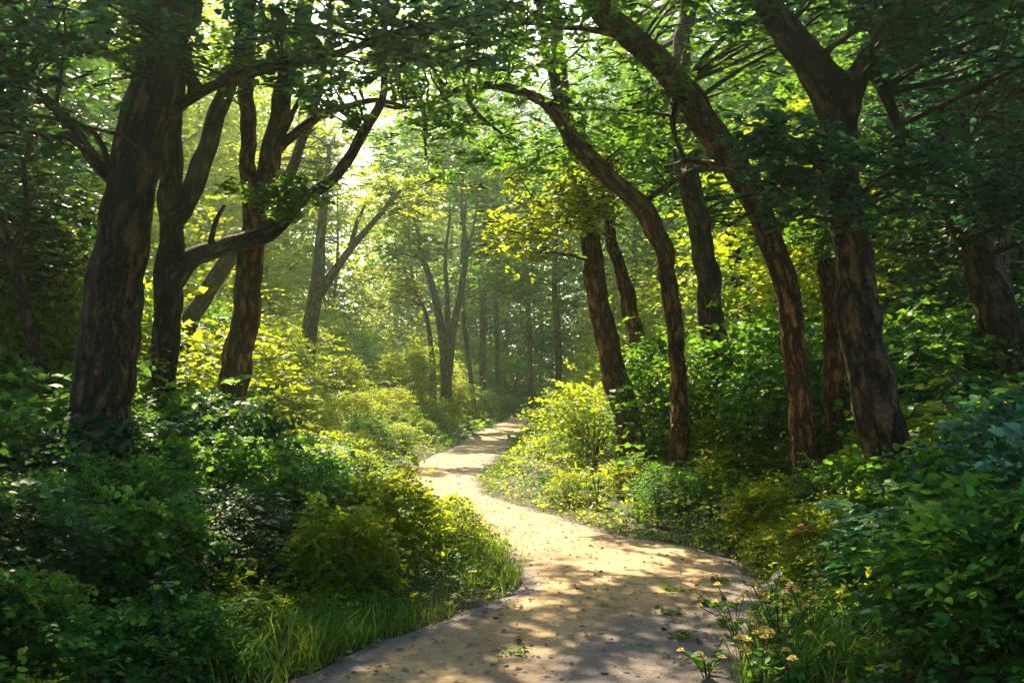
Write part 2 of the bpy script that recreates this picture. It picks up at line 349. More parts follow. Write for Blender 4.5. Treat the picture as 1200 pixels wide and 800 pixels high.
# ------------------------------------------------------------------ setting: ground and path
def build_ground():
    xs=np.concatenate([np.linspace(-260,-26,14)[:-1],np.linspace(-26,-7,39)[:-1],np.linspace(-7,7,113),np.linspace(7,26,39)[1:],np.linspace(26,260,14)[1:]])
    ys=np.concatenate([np.linspace(-120,-3,10)[:-1],np.linspace(-3,26,233),np.linspace(26,60,69)[1:],np.linspace(60,320,20)[1:]])
    X,Y=np.meshgrid(xs,ys); Z=H(X,Y)-.004; V=np.stack([X,Y,Z],-1).reshape(-1,3)
    nx=len(xs); i=np.arange(len(ys)-1)[:,None]*nx; j=np.arange(nx-1)[None]
    Q=np.stack([i+j,i+j+1,i+nx+j+1,i+nx+j],-1).reshape(-1,4)
    link('ground', mesh_np('ground',V,None,Q,None,ground_mat()), kind='structure')
    ys=np.concatenate([np.linspace(-10,4,40)[:-1],np.linspace(4,24,260)[:-1],np.linspace(24,46.4,120)]); K=25
    ex=.10*snoise(ys,ys*.3,2.4,1.)+.05*snoise(ys,ys,8,2.); ex2=.10*snoise(ys,ys*.2,2.7,4.)+.05*snoise(ys,ys,7,5.)
    l=edgeL(ys)-.06+ex; r=edgeR(ys)+.06+ex2; u=np.linspace(0,1,K)
    X=l[:,None]*(1-u)+r[:,None]*u; Y=np.repeat(ys[:,None],K,1)
    e=np.minimum(u,1-u)[None]*(r-l)[:,None]
    Z=np.maximum(H(X,Y),0)*0+.012*smooth(0,.25,e)+.010*snoise(X,Y,2.1)*smooth(.05,.4,e)+.004
    Z=np.maximum(Z,H(X,Y)+.0005*(e>.02)) - .03*(e<=.001)
    V=np.stack([X,Y,Z],-1).reshape(-1,3); i=np.arange(len(ys)-1)[:,None]*K; j=np.arange(K-1)[None]
    Q=np.stack([i+j,i+j+1,i+K+j+1,i+K+j],-1).reshape(-1,4)
    verge_shade=((1-smooth(0,.42,e))*.8-.05+.84*smooth(8.6,5.8,Y)*(.45+.75*smooth(.35,1,u[None]))).ravel()  # verge soil mask, plus shade painted on the near sand, strongest at right
    link('path', mesh_np('path',V,None,Q,{'verge':verge_shade},path_mat()), kind='structure')
build_ground()

# ------------------------------------------------------------------ crowns
def clump_sprays(lv, c, rad, nspr, K, size, tint, r, flat=.35, low=-.25, thick=.4, sprig=None):
    """c (C,3) clump centres -> fans of leafy twigs"""
    C=len(c); a=r.uniform(0,2*np.pi,(C,nspr)); z=r.uniform(low,.55,(C,nspr))
    d=np.stack([np.cos(a),np.sin(a),z],-1)
    o=c[:,None,:]+d*(rad[:,None,None]*r.uniform(.0,.45,(C,nspr,1))); o[:,:,2]+=rad[:,None]*r.normal(0,thick,(C,nspr))
    up=np.zeros((C,nspr,3)); up[:,:,2]=1; up[:,:,:2]+=d[:,:,:2]*.35; up+=r.normal(0,.22,up.shape)
    L=(rad[:,None]*r.uniform(.5,.95,(C,nspr))).ravel()
    tt=(tint[:,None]+r.normal(0,.08,(C,nspr))).ravel()
    if sprig is not None: sprig.add(o.reshape(-1,3),d.reshape(-1,3)-np.array([0,0,.14]),up.reshape(-1,3),L,np.zeros(len(L)))
    lv.sprays(o.reshape(-1,3),d.reshape(-1,3),up.reshape(-1,3),L,K,np.full(C*nspr,size)*r.uniform(.8,1.2,C*nspr),tt,flat,r)
def ell_points(c, rad, n, r, shell=.55):
    v=nrm(r.normal(0,1,(n,3))); q=(shell+(1-shell)*r.uniform(0,1,(n,1)))**.8
    q=np.where(r.uniform(0,1,(n,1))<.25, q*r.uniform(.3,1,(n,1)), q)
    return np.asarray(c)+v*q*np.asarray(rad)

def make_tree(name, label, limbs, crown, bark='rough', leaf='green', depth=8., leafsize=.10, cat='tree', sides=20, ridge=.0, flare=.35, lod=0, seed=1, group=None, twig=True):
    """limbs: list of [(px,py,width_px[,depth])...]; the first is the trunk, in picture pixels at the tree's distance.
       crown: list of (centre px, py, depth, (rx,ry,rz) m, clumps, clump radius)"""
    r=np.random.default_rng(seed); sk=[]; base=None; parts=[]
    for k,l in enumerate(limbs):
        pts=[]; rad=[]
        for q in l:
            d=q[3] if len(q)>3 else depth
            pts.append(P(q[0],q[1],d)); rad.append(q[2]/FPX*d/2)
        if k==0:
            b=pts[0]; g=float(H(b[0],b[1])); 
            dirn=(pts[0]-pts[1]); dirn=dirn/abs(dirn[2]) if abs(dirn[2])>1e-3 else np.array([0,0,-1.])
            if b[2]>g: 
                f=pts[0]+dirn*(b[2]-g+.15)*np.array([.7,.7,1]); pts.insert(0,f); rad.insert(0,rad[0]*1.06)
            base=np.array([pts[0][0],pts[0][1],float(H(pts[0][0],pts[0][1]))])
        parts.append((pts,rad))
    root=empty(name,tuple(base),label,cat,group)
    for k,(pts,rad) in enumerate(parts):
        tb=Tubes(); sd=max(8,int(sides*(1 if k==0 else .6)))
        c,rr=tb.add(pts,rad,sd,(.045 if sides>30 else .07) if ridge else .14,ridge if k==0 else ridge*.6,.045,flare if k==0 else 0,seed*1.7+k)
        sk.append(np.column_stack([c,rr]))
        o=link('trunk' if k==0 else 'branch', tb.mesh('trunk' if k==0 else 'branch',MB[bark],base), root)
    if crown:
        lv=Leaves(); tw=Tubes(); sg=Leaves(); S=np.concatenate(sk); Sf=S[S[:,2]>1.8]
        if len(Sf)==0: Sf=S
        for (px,py,d,rad,n,cr) in crown:
            cc=P(px,py,d); c=ell_points(cc,rad,n,r); 
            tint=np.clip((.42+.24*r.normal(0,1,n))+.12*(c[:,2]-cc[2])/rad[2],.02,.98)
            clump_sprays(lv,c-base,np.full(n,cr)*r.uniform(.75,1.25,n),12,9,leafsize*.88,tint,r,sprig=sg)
            if twig:
                for q in c:
                    dd=np.linalg.norm(Sf[:,:3]-q,axis=1)+.6*np.maximum(0,Sf[:,2]-q[2]); i=dd.argmin(); a=Sf[i]
                    L=np.linalg.norm(q-a[:3]); mid=(a[:3]+q)/2+r.normal(0,.12*L,3)*np.array([1,1,.4])+np.array([0,0,.08*L])
                    r0=min(a[3]*.7,.010+.010*L)
                    tw.add([a[:3],mid,q],[r0,r0*.65,.004],5,.3,0,0,0,0)
        link('crown', lv.mesh('crown',ML[leaf],lod), root)
        if twig: link('twigs', sg.mesh('twigs',MB['twig'],1,.013), root, kind='stuff')
        if twig and tw.n: link('twigs', tw.mesh('twigs',MB['twig'],base), root, kind='stuff')
    return root

#  ---- the trees one can tell apart, left of the path
make_tree('old_tree','broadest old tree with deeply furrowed bark and a lean to the right',
  [[(106,640,84),(116,520,74),(124,420,67),(138,300,61),(158,200,60),(180,110,58),(205,10,54),(232,-120,56),(245,-260,48),(250,-420,36)],
   [(190,150,20),(205,128,16),(245,103,13),(295,84,12),(345,74,10),(400,62,8),(450,40,6,7.6)],
   [(132,205,24),(108,185,15),(85,150,11),(66,124,8),(30,98,5,7.6)],
   [(235,-150,34),(310,-230,26),(420,-280,20),(560,-320,12)],
   [(220,-100,30),(120,-220,24),(-10,-300,16)]],
  [(70,45,6.6,(.85,.9,.34),15,.36),(-20,90,6.4,(.7,.8,.5),10,.36),(330,25,7.4,(1.4,.7,.22),12,.28),(500,30,7.6,(.8,.7,.32),13,.32),(120,-230,7.5,(3.2,2.6,1.2),90,.62),(480,-260,9.0,(3.4,2.6,1.2),64,.6)],
  'rough','teal',8.,.088,ridge=.085,sides=110,seed=3)
make_tree('snaking_limb_tree','straight brown tree just behind the old trunk whose low limb snakes right',
  [[(188,560,36),(191,440,32),(198,330,32),(200,220,26),(203,120,24),(208,20,22),(215,-140,20),(220,-320,14)],
   [(203,328,30),(222,304,26),(262,289,22),(305,278,22),(328,262,20),(350,236,17),(385,214,14),(408,188,13),(425,155,12),(447,118,9),(452,60,6)],
   [(203,262,26),(224,226,24),(240,180,23),(256,130,21),(276,70,17),(296,-10,14),(320,-140,9)],
   [(246,290,8),(252,262,6),(262,240,4)]],
  [(250,20,10.6,(1.8,1.4,.7),34,.42),(330,232,10.4,(.5,.4,.16),9,.20),(400,120,10.4,(.8,.5,.2),5,.22),(215,-180,11,(2.8,2.4,1.3),42,.6)],
  'grey','green',11.,.092,ridge=.07,sides=48,seed=5)
make_tree('forked_tree','slender reddish tree splitting into two stems on the left verge',
  [[(262,560,36),(266,500,32),(280,410,32),(292,330,30),(297,262,30),(292,200,20),(289,120,19),(287,30,18),(284,-120,15),(280,-260,9)],
   [(303,275,26),(312,220,24),(322,160,23),(335,95,22),(352,30,20),(372,-60,16),(400,-200,10)],
   [(316,186,14),(338,163,12),(375,135,10),(410,124,8),(442,118,6),(480,126,4)],
   [(330,160,8),(350,120,6),(362,96,5),(392,80,3)]],
  [(320,40,11,(1.0,.9,.4),9,.34),(440,90,11,(.9,.7,.2),7,.26),(330,-250,12,(2.8,2.4,1.2),40,.6)],
  'warm','green',11.5,.09,ridge=.07,sides=44,seed=7)
make_tree('leaning_tree','thin grey tree leaning right behind the forked reddish tree',
  [[(205,470,22),(216,395,22),(240,345,20),(272,298,18),(300,262,16),(345,190,13),(372,110,10),(390,20,7)]],
  [(385,10,14,(1.4,1.1,.6),9,.34)],'grey','fresh',14.,.10,ridge=.04,sides=16,seed=9)
make_tree('dark_thin_tree','thin bent tree in deep shade left of the broad old trunk',
  [[(58,520,16),(45,430,16),(30,360,15),(14,300,14),(-6,255,13),(-30,180,10),(-40,60,8)],[(14,300,10),(30,250,7),(28,190,5)]],
  [(0,200,10.5,(1.2,1.0,1.2),40,.42),(40,300,11,(.9,.8,.6),22,.36)],'grey','dark',10.,.095,sides=12,seed=10)
make_tree('pale_hazy_tree','pale bluish tree with a wide fork standing in the glowing clearing',
  [[(356,470,22),(362,395,20),(372,330,16),(375,285,12),(382,220,8),(386,170,5)],[(372,345,15),(392,318,11),(412,290,9),(442,255,7),(470,222,4)],[(410,292,7),(418,262,5),(428,240,3)]],
  [(350,190,23,(1.6,1.4,1.2),30,.55),(470,230,22,(1.0,1.0,.6),12,.45)],'grey','fresh',22.,.13,lod=1,sides=12,seed=12)
#  ---- middle distance
make_tree('clump_stemmed_tree','dark tree with three upright stems beyond the bend of the path',
  [[(524,490,15),(522,430,13),(516,380,9),(508,340,8),(494,295,6),(488,262,4)],[(524,440,13),(530,390,10),(540,340,8),(546,290,6),(541,240,4),(545,180,3)],[(524,400,8),(524,350,6),(522,300,4),(528,250,3)],[(545,300,4),(556,262,3),(560,220,2)]],
  [(520,190,30,(3.0,2.0,1.7),70,.62),(480,285,29,(1.1,1.0,.6),14,.5),(575,280,30,(1.2,1.2,.7),18,.5)],'grey','green',30.,.17,lod=1,sides=12,seed=13)
r_off=[14,-10,-16,12,-10,8]
for i,(pts,dd,lab,nm,lf,cr) in enumerate([
   ([(556,480,9),(549,420,8),(543,370,7),(541,310,6),(547,220,4)],33,'spindly curved sapling between the triple-stemmed tree and the far wood','sapling','green',(548,215,33,(1.4,1.2,1.0),18,.5)),
   ([(566,478,11),(565,400,10),(565,330,8),(570,240,6),(568,120,4)],37,'straight dim pole of a tree right of the spindly curved sapling','tree','green',(570,120,37,(2.6,2,1.6),34,.7)),
   ([(508,462,10),(506,420,10),(500,370,7),(484,330,5),(478,250,4)],31,'short dark stem just left of the triple-stemmed tree','sapling','fresh',(478,240,31,(1.3,1,.9),18,.5)),
   ([(584,476,9),(582,380,8),(579,300,7),(586,200,5)],40,'faint straight tree farthest along the path in teal shade','tree','green',(590,180,40,(2.4,2,1.8),34,.7)),
   ([(622,470,9),(620,400,9),(617,330,7),(606,270,5)],34,'dim leaning tree hanging over the far bend of the path','tree','green',(612,240,34,(2.4,2,1.6),44,.7)),
   ([(655,460,12),(654,400,12),(650,330,10),(655,200,8)],27,'dim upright tree behind the sunlit bush at the bend','tree','green',(650,215,27,(2.2,1.8,1.6),56,.62))]):
    make_tree('slim_tree' if nm=='tree' else 'sapling',lab,[[(a,b,w_*.68) for a,b,w_ in pts]],[cr,(cr[0]+r_off[i],330,cr[2]-1,(1.3,1.0,.9),16,.45)],'grey',lf,dd,.17,lod=1,sides=9,seed=20+i,cat=nm)
#  ---- right of the path
make_tree('arching_tree','slender dark tree arching left high over the path',
  [[(796,560,24),(797,520,22),(794,430,20),(786,340,21),(772,280,23),(748,238,22),(705,200,21),(668,160,20),(648,128,16),(622,112,12),(580,100,10),(540,104,8),(512,120,6),(470,126,5),(440,122,4)],
   [(668,160,14),(655,110,13),(640,60,11),(632,0,9),(625,-120,7)],
   [(600,104,8),(570,84,7),(545,74,5),(522,54,4)],
   [(548,116,6),(564,138,5),(592,158,3)],[(496,124,5),(498,160,4),(500,190,2)],
   [(750,240,10),(775,222,8),(800,205,6),(822,196,4)]],
  [(560,70,11.6,(1.7,1.1,.5),30,.34),(640,170,12.4,(1.1,.8,.4),13,.32),(520,165,12,(.8,.6,.4),12,.28),(740,180,12.6,(1.0,.8,.5),14,.32),(600,-150,12,(2.2,1.8,.9),16,.5)],
  'warm','green',12.,.092,ridge=.065,sides=40,seed=31)
make_tree('sunlit_tree','straighter of the two trunks rising together behind the sunlit verge bush',
  [[(742,530,32),(735,490,30),(718,430,28),(704,370,26),(694,300,24),(684,240,22),(672,190,20),(662,120,18),(652,40,15),(645,-100,12)],
   [(700,300,10),(680,270,7),(655,262,4)]],
  [(660,240,13,(1.2,.9,.6),22,.36),(620,262,12.8,(.7,.6,.4),9,.28),(730,-100,15.5,(1.8,1.4,1.2),8,.4)],
  'warm','fresh',13.5,.092,ridge=.06,sides=36,seed=33)
make_tree('sunlit_tree','thinner right-hand trunk of the pair behind the sunlit verge bush',
  [[(778,540,24),(766,490,22),(750,430,20),(742,380,20),(728,320,18),(716,280,15),(712,220,12),(720,130,9)]],
  [(735,200,14,(1.2,1.0,.7),30,.38)],'warm','green',14.2,.092,ridge=.04,sides=16,seed=34)
make_tree('upright_tree','dark upright tree behind the arching tree and the leaning orange-lit tree',
  [[(856,530,34),(850,470,32),(838,400,30),(828,320,27),(816,250,25),(804,190,24),(797,120,22),(800,50,21),(812,-20,19),(830,-160,14)],
   [(800,60,10),(775,140,8),(770,190,6)]],
  [(860,200,14,(1.4,1.1,1.0),30,.40),(780,60,15.5,(1.8,1.4,1.0),20,.42),(870,-140,15,(2.4,2.2,1.3),30,.6)],
  'grey','green',13.2,.10,ridge=.05,sides=30,seed=36)
make_tree('orange_lit_tree','long trunk leaning up to the left over the path with an orange-lit edge',
  [[(944,560,28),(940,500,27),(932,400,28),(918,330,29),(900,270,30),(872,214,32),(836,158,33),(800,105,31),(762,62,29),(725,32,28),(692,-5,26),(640,-80,22),(580,-180,15)],
   [(870,212,13),(845,196,10),(810,190,8),(778,196,5)],
   [(740,45,11),(700,36,8),(655,32,6),(618,28,4)],[(800,100,9),(788,150,7),(805,190,4)]],
  [(640,20,10,(1.4,1.0,.4),24,.32),(760,110,10.4,(1.2,1.0,.5),16,.30),(600,-200,10.5,(2.8,2.4,1.0),34,.55),(880,20,10.6,(1.0,.9,.5),12,.32)],
  'warm','green',10.,.09,ridge=.075,sides=56,seed=38)
make_tree('back_tree','short dark trunk half hidden between the upright dark tree and the orange-lit trunk',
  [[(884,500,22),(876,430,20),(870,360,18),(862,310,17),(850,220,13)]],[(865,240,18,(1.5,1.2,1.0),34,.46)],'grey','green',18.,.11,sides=12,seed=40)
make_tree('stub_tree','short golden-lit trunk between the leaning trunk and the big forked tree',
  [[(980,560,26),(978,480,25),(976,400,23),(973,340,21),(968,260,18),(972,140,14)]],[(972,275,10.2,(.5,.45,.2),12,.26),(955,200,10.8,(.8,.7,.5),14,.32)],'warm','green',10.6,.095,ridge=.05,sides=18,seed=41)
make_tree('big_forked_tree','big rugged trunk forking into a thick Y high on the right',
  [[(1042,540,54),(1028,480,51),(1011,390,48),(998,310,43),(988,230,39),(985,160,40),(976,118,48),(950,72,42),(922,36,36),(896,2,30),(850,-90,24),(800,-220,16)],
   [(984,140,38),(1000,96,30),(1016,70,24),(1038,46,17),(1060,20,12),(1090,-40,9)],
   [(1014,74,20),(1034,100,17),(1046,130,13),(1060,180,8)]],
  [(915,180,7.0,(.55,.5,.16),8,.24),(1020,190,6.8,(.65,.5,.14),9,.24),(950,245,7.4,(.5,.4,.12),5,.22),(1120,30,6.8,(.9,.8,.32),16,.32),(930,-10,7.6,(.9,.8,.15),8,.28),(880,-280,8.5,(3.2,2.6,1.1),80,.6),(1130,-240,8,(2.6,2.4,1.0),56,.6)],
  'rough','teal',8.,.088,ridge=.085,sides=96,seed=43)
make_tree('leaning_dark_tree','dark thick trunk leaning left in the gloom at the right edge',
  [[(1180,420,48),(1160,340,44),(1138,280,38),(1112,225,34),(1092,170,30),(1068,110,26),(1040,60,22),(1000,-30,16)],[(1138,285,24),(1130,240,20),(1128,150,16),(1140,40,10)]],
  [(1150,120,9.5,(1.2,1.0,.8),26,.36),(1180,230,9,(.7,.6,.3),18,.30),(1080,60,12,(1.4,1.2,.9),18,.38)],'rough','teal',11.,.09,ridge=.07,sides=40,seed=45)
make_tree('column_tree','thick straight trunk standing darkest beyond the leaning dark trunk',
  [[(1168,420,52),(1160,330,48),(1158,200,42),(1156,80,38),(1155,-60,32),(1150,-220,22)]],
  [(1180,-20,11,(1.8,1.4,1.0),44,.5),(1120,240,11.6,(1.0,.8,.6),20,.38)],'rough','dark',12.5,.095,ridge=.07,sides=40,seed=46)
make_tree('column_tree','straight narrow trunk cut off by the right frame edge',
  [[(1196,420,28),(1193,320,26),(1192,200,24),(1190,60,22),(1188,-80,18)]],[(1190,60,13,(1.4,1.2,1.2),34,.45)],'grey','dark',14.,.10,sides=14,seed=47)
make_tree('column_tree','narrow dim trunk between the big forked tree and the leaning dark trunk',
  [[(1098,420,24),(1095,330,22),(1098,240,20),(1104,120,18),(1106,-20,14)]],[(1090,150,14.5,(1.5,1.2,1.3),44,.46),(1060,260,14,(1.0,.9,.6),24,.4)],'grey','dark',15.,.10,sides=14,seed=48)

# ------------------------------------------------------------------ the wood behind: five kinds of tree, copied
def proto_tree(seed, hgt, base_h, rad, leaf, bark, nleaf=120, size=.19):
    r=np.random.default_rng(seed)
    tr=Tubes(); x=r.normal(0,.35,2)
    pts=[(0,0,-.15),(x[0]*.4,x[1]*.4,hgt*.25),(x[0]*1.1,x[1]*.7,hgt*.5),(x[0]*.7,x[1]*1.5,hgt*.75),(x[0],x[1],hgt*.97)]
    c,rr=tr.add(pts,[.115,.085,.06,.04,.015],12,.35,0,.05,.4,seed); S=[np.column_stack([c,rr])]
    for k in range(7):
        h=base_h+(hgt-base_h)*k/7*.85; i=np.abs(c[:,2]-h).argmin(); a=c[i]; an=k*2.4+r.uniform(0,1); L=rad*r.uniform(.6,.95)*(1-.35*k/7)
        e=a+np.array([math.cos(an)*L,math.sin(an)*L,L*r.uniform(.35,.8)]); m=(a+e)/2+np.array([0,0,-.12*L])
        cc,r2=tr.add([a,m,e],[rr[i]*.55,rr[i]*.35,.015],7,.35,0,.03,0,seed+k); S.append(np.column_stack([cc,r2]))
    lv=Leaves(); cz=(hgt+base_h)/2
    n=nleaf; c1=ell_points((0,0,cz),(rad,rad,(hgt-base_h)/2*1.05),n,r,.45)
    c1[:,2]+= .5*np.sin(c1[:,0]*1.7+seed); t=np.clip(.45+.22*r.normal(0,1,n),0,1)
    clump_sprays(lv,c1,np.full(n,.85)*r.uniform(.7,1.3,n),9,7,size,t,r,.4)
    root=empty('woodland_tree',(0,0,-50),'x','tree'); link('trunk',tr.mesh('trunk',MB[bark]),root); link('crown',lv.mesh('crown',ML[leaf],1),root)
    return root
protos=[proto_tree(101,12,3.2,2.4,'green','grey'),proto_tree(102,14,3.2,2.8,'green','warm',140),proto_tree(103,11,2.2,2.2,'green','grey',110),
        proto_tree(104,15,3.6,3.0,'green','grey',150),proto_tree(105,9,1.6,2.0,'green','grey',100,.17)]
SEEN=[(118,'the broad old trunk'),(191,'the snaking-limbed tree'),(268,'the reddish forked tree'),(362,'the pale hazy tree'),(524,'the triple-stemmed tree'),(660,'the paired sunlit trunks'),
      (795,'the arching tree'),(850,'the upright dark tree'),(940,'the orange-lit trunk'),(1034,'the big forked trunk'),(1150,'the leaning dark trunk')]
def gap(x,y):
    px=600+x/max(y,.1)*FPX
    for i,(p,n) in enumerate(SEEN):
        if px<p: return ('left of '+n) if i==0 else 'between %s and %s'%(SEEN[i-1][1].replace('the ','',1),n.replace('the ','',1))
    return 'right of '+SEEN[-1][1]
def spread_labels(objs):
    by={}
    for o in objs: by.setdefault(o['label'],[]).append(o)
    for l,os_ in by.items():
        for o in os_: o['group']=l
        if len(os_)<2 or len(os_)>30: continue
        a=sorted(os_,key=lambda o:o.location[1]); b=sorted(a[1:-1],key=lambda o:o.location[0]/o.location[1])
        a[0]['label']='nearest '+l; a[-1]['label']='farthest '+l
        if len(b)==1: b[0]['label']='middle '+l
        if len(b)>1: b[0]['label']='leftmost '+l; b[-1]['label']='rightmost '+l
def wood():
    made=[]
    r=np.random.default_rng(77); spots=[]; used=[0]*5
    for y0 in list(np.arange(11,46,3.3))+list(np.arange(47,88,5.8)):
        st=3.2 if y0<46 else 6.0
        half=.56*y0+5
        for x0 in np.arange(-half,half,st):
            x=x0+r.uniform(-.35,.35)*st; y=y0+r.uniform(-.35,.35)*st
            d=float(pdist(x,y)); az=math.degrees(math.atan2(x,y))
            left=x<float((edgeL(y)+edgeR(y))/2)
            if y<46 and d<(3.6 if left else (5.6 if y<27 else 3.0)): continue
            if abs(x)>.52*y+2.5: continue
            # the clearing that lets the sun in
            if y<40 and left and d<(4.6 if y<16 else 7.8): continue
            if 40<=y<47 and -9<x<0: continue
            if y<17 and abs(x)<6: continue
            if y>=46 and -24<az<-5 and r.uniform()<(.6 if y<60 else .85): continue
            if y>=46 and -5<=az<9 and r.uniform()<.6: continue
            spots.append((x,y,d,left,az))
    nview=len(spots)
    for (x,y) in [(-6.2,3.2),(-8.6,7.6),(8.8,7.2),(6.0,2.4),(11,3),(-11.5,4.2),(-4.8,-1.6),(5.2,-1.4),(-7.5,5),(-9,1),(-6.5,-2.5),(7.4,4.6),(9.2,.8),(6.6,-2.8),(-4.6,-6.5),(4.4,-7),(-9.5,-7),(9,-7.5),(0.5,-11),(-2.2,-7.5),(2.4,-9),(-5.5,-12),(6,-13)]: spots.append((x,y,5,x<0,0))  # unseen trees added beside and behind the camera to cut skylight
    tall=[(-15,50),(-5.0,67)]
    for (x,y) in tall: spots.append((x,y,8,True,-12))
    for (x,y) in [(-1.2,43),(-11.5,29)]: spots.append((x,y,8,True,-12))
    for (x,y) in [(-9.2,12.5),(-11.5,15),(-9.6,17.5),(-13,19),(-10.5,21.5),(-7.8,14.0),(-12.5,11.5)]: spots.append((x,y,6,True,-33))
    for i,(x,y,d,left,az) in enumerate(spots):
        k=int(r.integers(0,5)); s=r.uniform(.85,1.15)*(1.0 if y<46 else (1.35 if y<62 else 1.8))
        if (x,y) in tall: leaf='fresh'; s*=1.15
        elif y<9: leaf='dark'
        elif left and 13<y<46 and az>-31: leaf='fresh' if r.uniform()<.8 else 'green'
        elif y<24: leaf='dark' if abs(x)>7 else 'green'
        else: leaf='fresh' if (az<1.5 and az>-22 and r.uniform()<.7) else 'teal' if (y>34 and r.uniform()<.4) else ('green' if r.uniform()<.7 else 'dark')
        if y>46: 
            g='tree in the misty far wood beyond the end of the path'; lab='hazy tree in the far wood beyond the bend of the path'; g='far misty trees'
        elif y>28:
            lab='full leafy tree in the %s wood level with the far bend of the path'%('left' if left else 'right'); g='trees of the %s wood far back'%('left' if left else 'right')
        else:
            lab='unseen leafy tree added to shade the %s wood behind the front row of trunks'%('left' if left else 'right'); g='trees crowded behind the front trunks on the %s'%('left' if left else 'right')
        o=protos[k]; loc=(x,y,float(H(x,y)))
        if y>9:
            g=lab='%s %s'%('hazy far tree' if y>46 else ('leafy back tree' if y>28 else 'dim crowded tree'),gap(x,y))
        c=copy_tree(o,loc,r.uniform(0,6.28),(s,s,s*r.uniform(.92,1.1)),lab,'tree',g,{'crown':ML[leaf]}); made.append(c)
    spread_labels(made)
wood()
for p in protos:
    for ch in list(p.children): bpy.data.objects.remove(ch)
    bpy.data.objects.remove(p)

# a closed mass of woodland along the horizon
def far_wood():
    r=np.random.default_rng(5); lv=Leaves()
    n=4200; a=r.uniform(-60,60,n); dd=r.uniform(92,125,n); x=np.sin(np.radians(a))*dd; y=np.cos(np.radians(a))*dd
    kp=r.uniform(0,1,n)<1-.5*np.exp(-((a+13)/9)**2); a,x,y=a[kp],x[kp],y[kp]; n=len(a)
    top=22+4.5*np.sin(a*.55)+2.5*np.sin(a*1.7+1); 
    gap=np.exp(-((a+9)/7)**2); top=top*(1-.2*gap)
    z=r.uniform(0,1,n)**.8*top+H(x,y)
    clump_sprays(lv,np.stack([x,y,z],-1),np.full(n,2.2),7,5,.75,np.clip(.45+.25*r.normal(0,1,n),0,1),r)
    link('distant_wood', lv.mesh('distant_wood',ML['fresh'],1), kind='stuff', label='closed mass of distant woodland behind everything', category='woodland')
far_wood()

# ------------------------------------------------------------------ bushes
def proto_bush(seed, rad, h, nspr, K, size, lod, leaf='green', stems=9, spike=.25):
    r=np.random.default_rng(seed); lv=Leaves(); M=nspr
    a=r.uniform(0,2*np.pi,M); u=r.uniform(0,1,M)**.75; z=u*h*r.uniform(.82,1.0,M)
    lob=1+.30*np.sin(a*3+seed)+.22*np.sin(a*5+seed*2+z*4/h)
    pr=rad*np.sqrt(np.maximum(.08,1-(z/h)**2.2))*lob*np.where(r.uniform(0,1,M)<.72,r.uniform(.7,1,M),r.uniform(.15,.7,M))
    sh=r.uniform(0,1,M)<.07; z=np.where(sh,z*1.22+.05,z)
    o=np.stack([np.cos(a)*pr,np.sin(a)*pr,z],-1)
    el=r.uniform(-.1,.9,M)*(.35+.65*z/h); d=np.stack([np.cos(a+r.normal(0,.5,M)),np.sin(a+r.normal(0,.5,M)),el*spike*3],-1)
    up=np.stack([np.cos(a)*.55,np.sin(a)*.55,np.ones(M)],-1)+r.normal(0,.25,(M,3))
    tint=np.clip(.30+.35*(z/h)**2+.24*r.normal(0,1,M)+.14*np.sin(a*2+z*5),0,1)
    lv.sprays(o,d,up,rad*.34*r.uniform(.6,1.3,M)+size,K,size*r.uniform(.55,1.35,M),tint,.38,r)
    sb=Tubes()
    for k in range(stems):
        an=k*2.4+r.uniform(0,.6); e=np.array([math.cos(an)*rad*.6,math.sin(an)*rad*.6,h*r.uniform(.65,.92)])
        sb.add([(math.cos(an)*.05,math.sin(an)*.05,-.12),e*[.45,.45,.5],e],[.014*h+.004,.009*h+.003,.004],6,.15,0,0,0,k)
    root=empty('bush',(0,0,-50),'x','bush')
    link('foliage',lv.mesh('foliage',ML[leaf],lod),root); link('stem',sb.mesh('stem',MB['twig']),root)
    return root
NB=[proto_bush(201,.72,1.0,520,8,.094,0),proto_bush(202,.80,.85,560,8,.080,0),proto_bush(203,.65,1.2,560,8,.090,0),proto_bush(204,.85,.66,640,8,.058,0),proto_bush(205,.70,.95,680,9,.054,0)]
FB=[proto_bush(211,1.15,1.6,900,8,.095,1),proto_bush(212,1.4,1.9,1000,8,.105,1),proto_bush(213,1.0,2.4,900,8,.10,1),proto_bush(214,1.3,1.3,900,8,.085,1)]
FERN=None
seen={}
def put_bush(kind,k,x,y,s,leaf,label,group=None,sz=1.0,name='bush'):
    o=(NB if kind=='n' else FB)[k]
    c=copy_tree(o,(x,y,float(H(x,y))-.03),rng.uniform(0,6.28),(s*rng.uniform(.85,1.2),s*rng.uniform(.85,1.2),s*sz),label,'bush',group,{'foliage':ML[leaf]})
    return c
LAND=[]  # landmarks for the labels
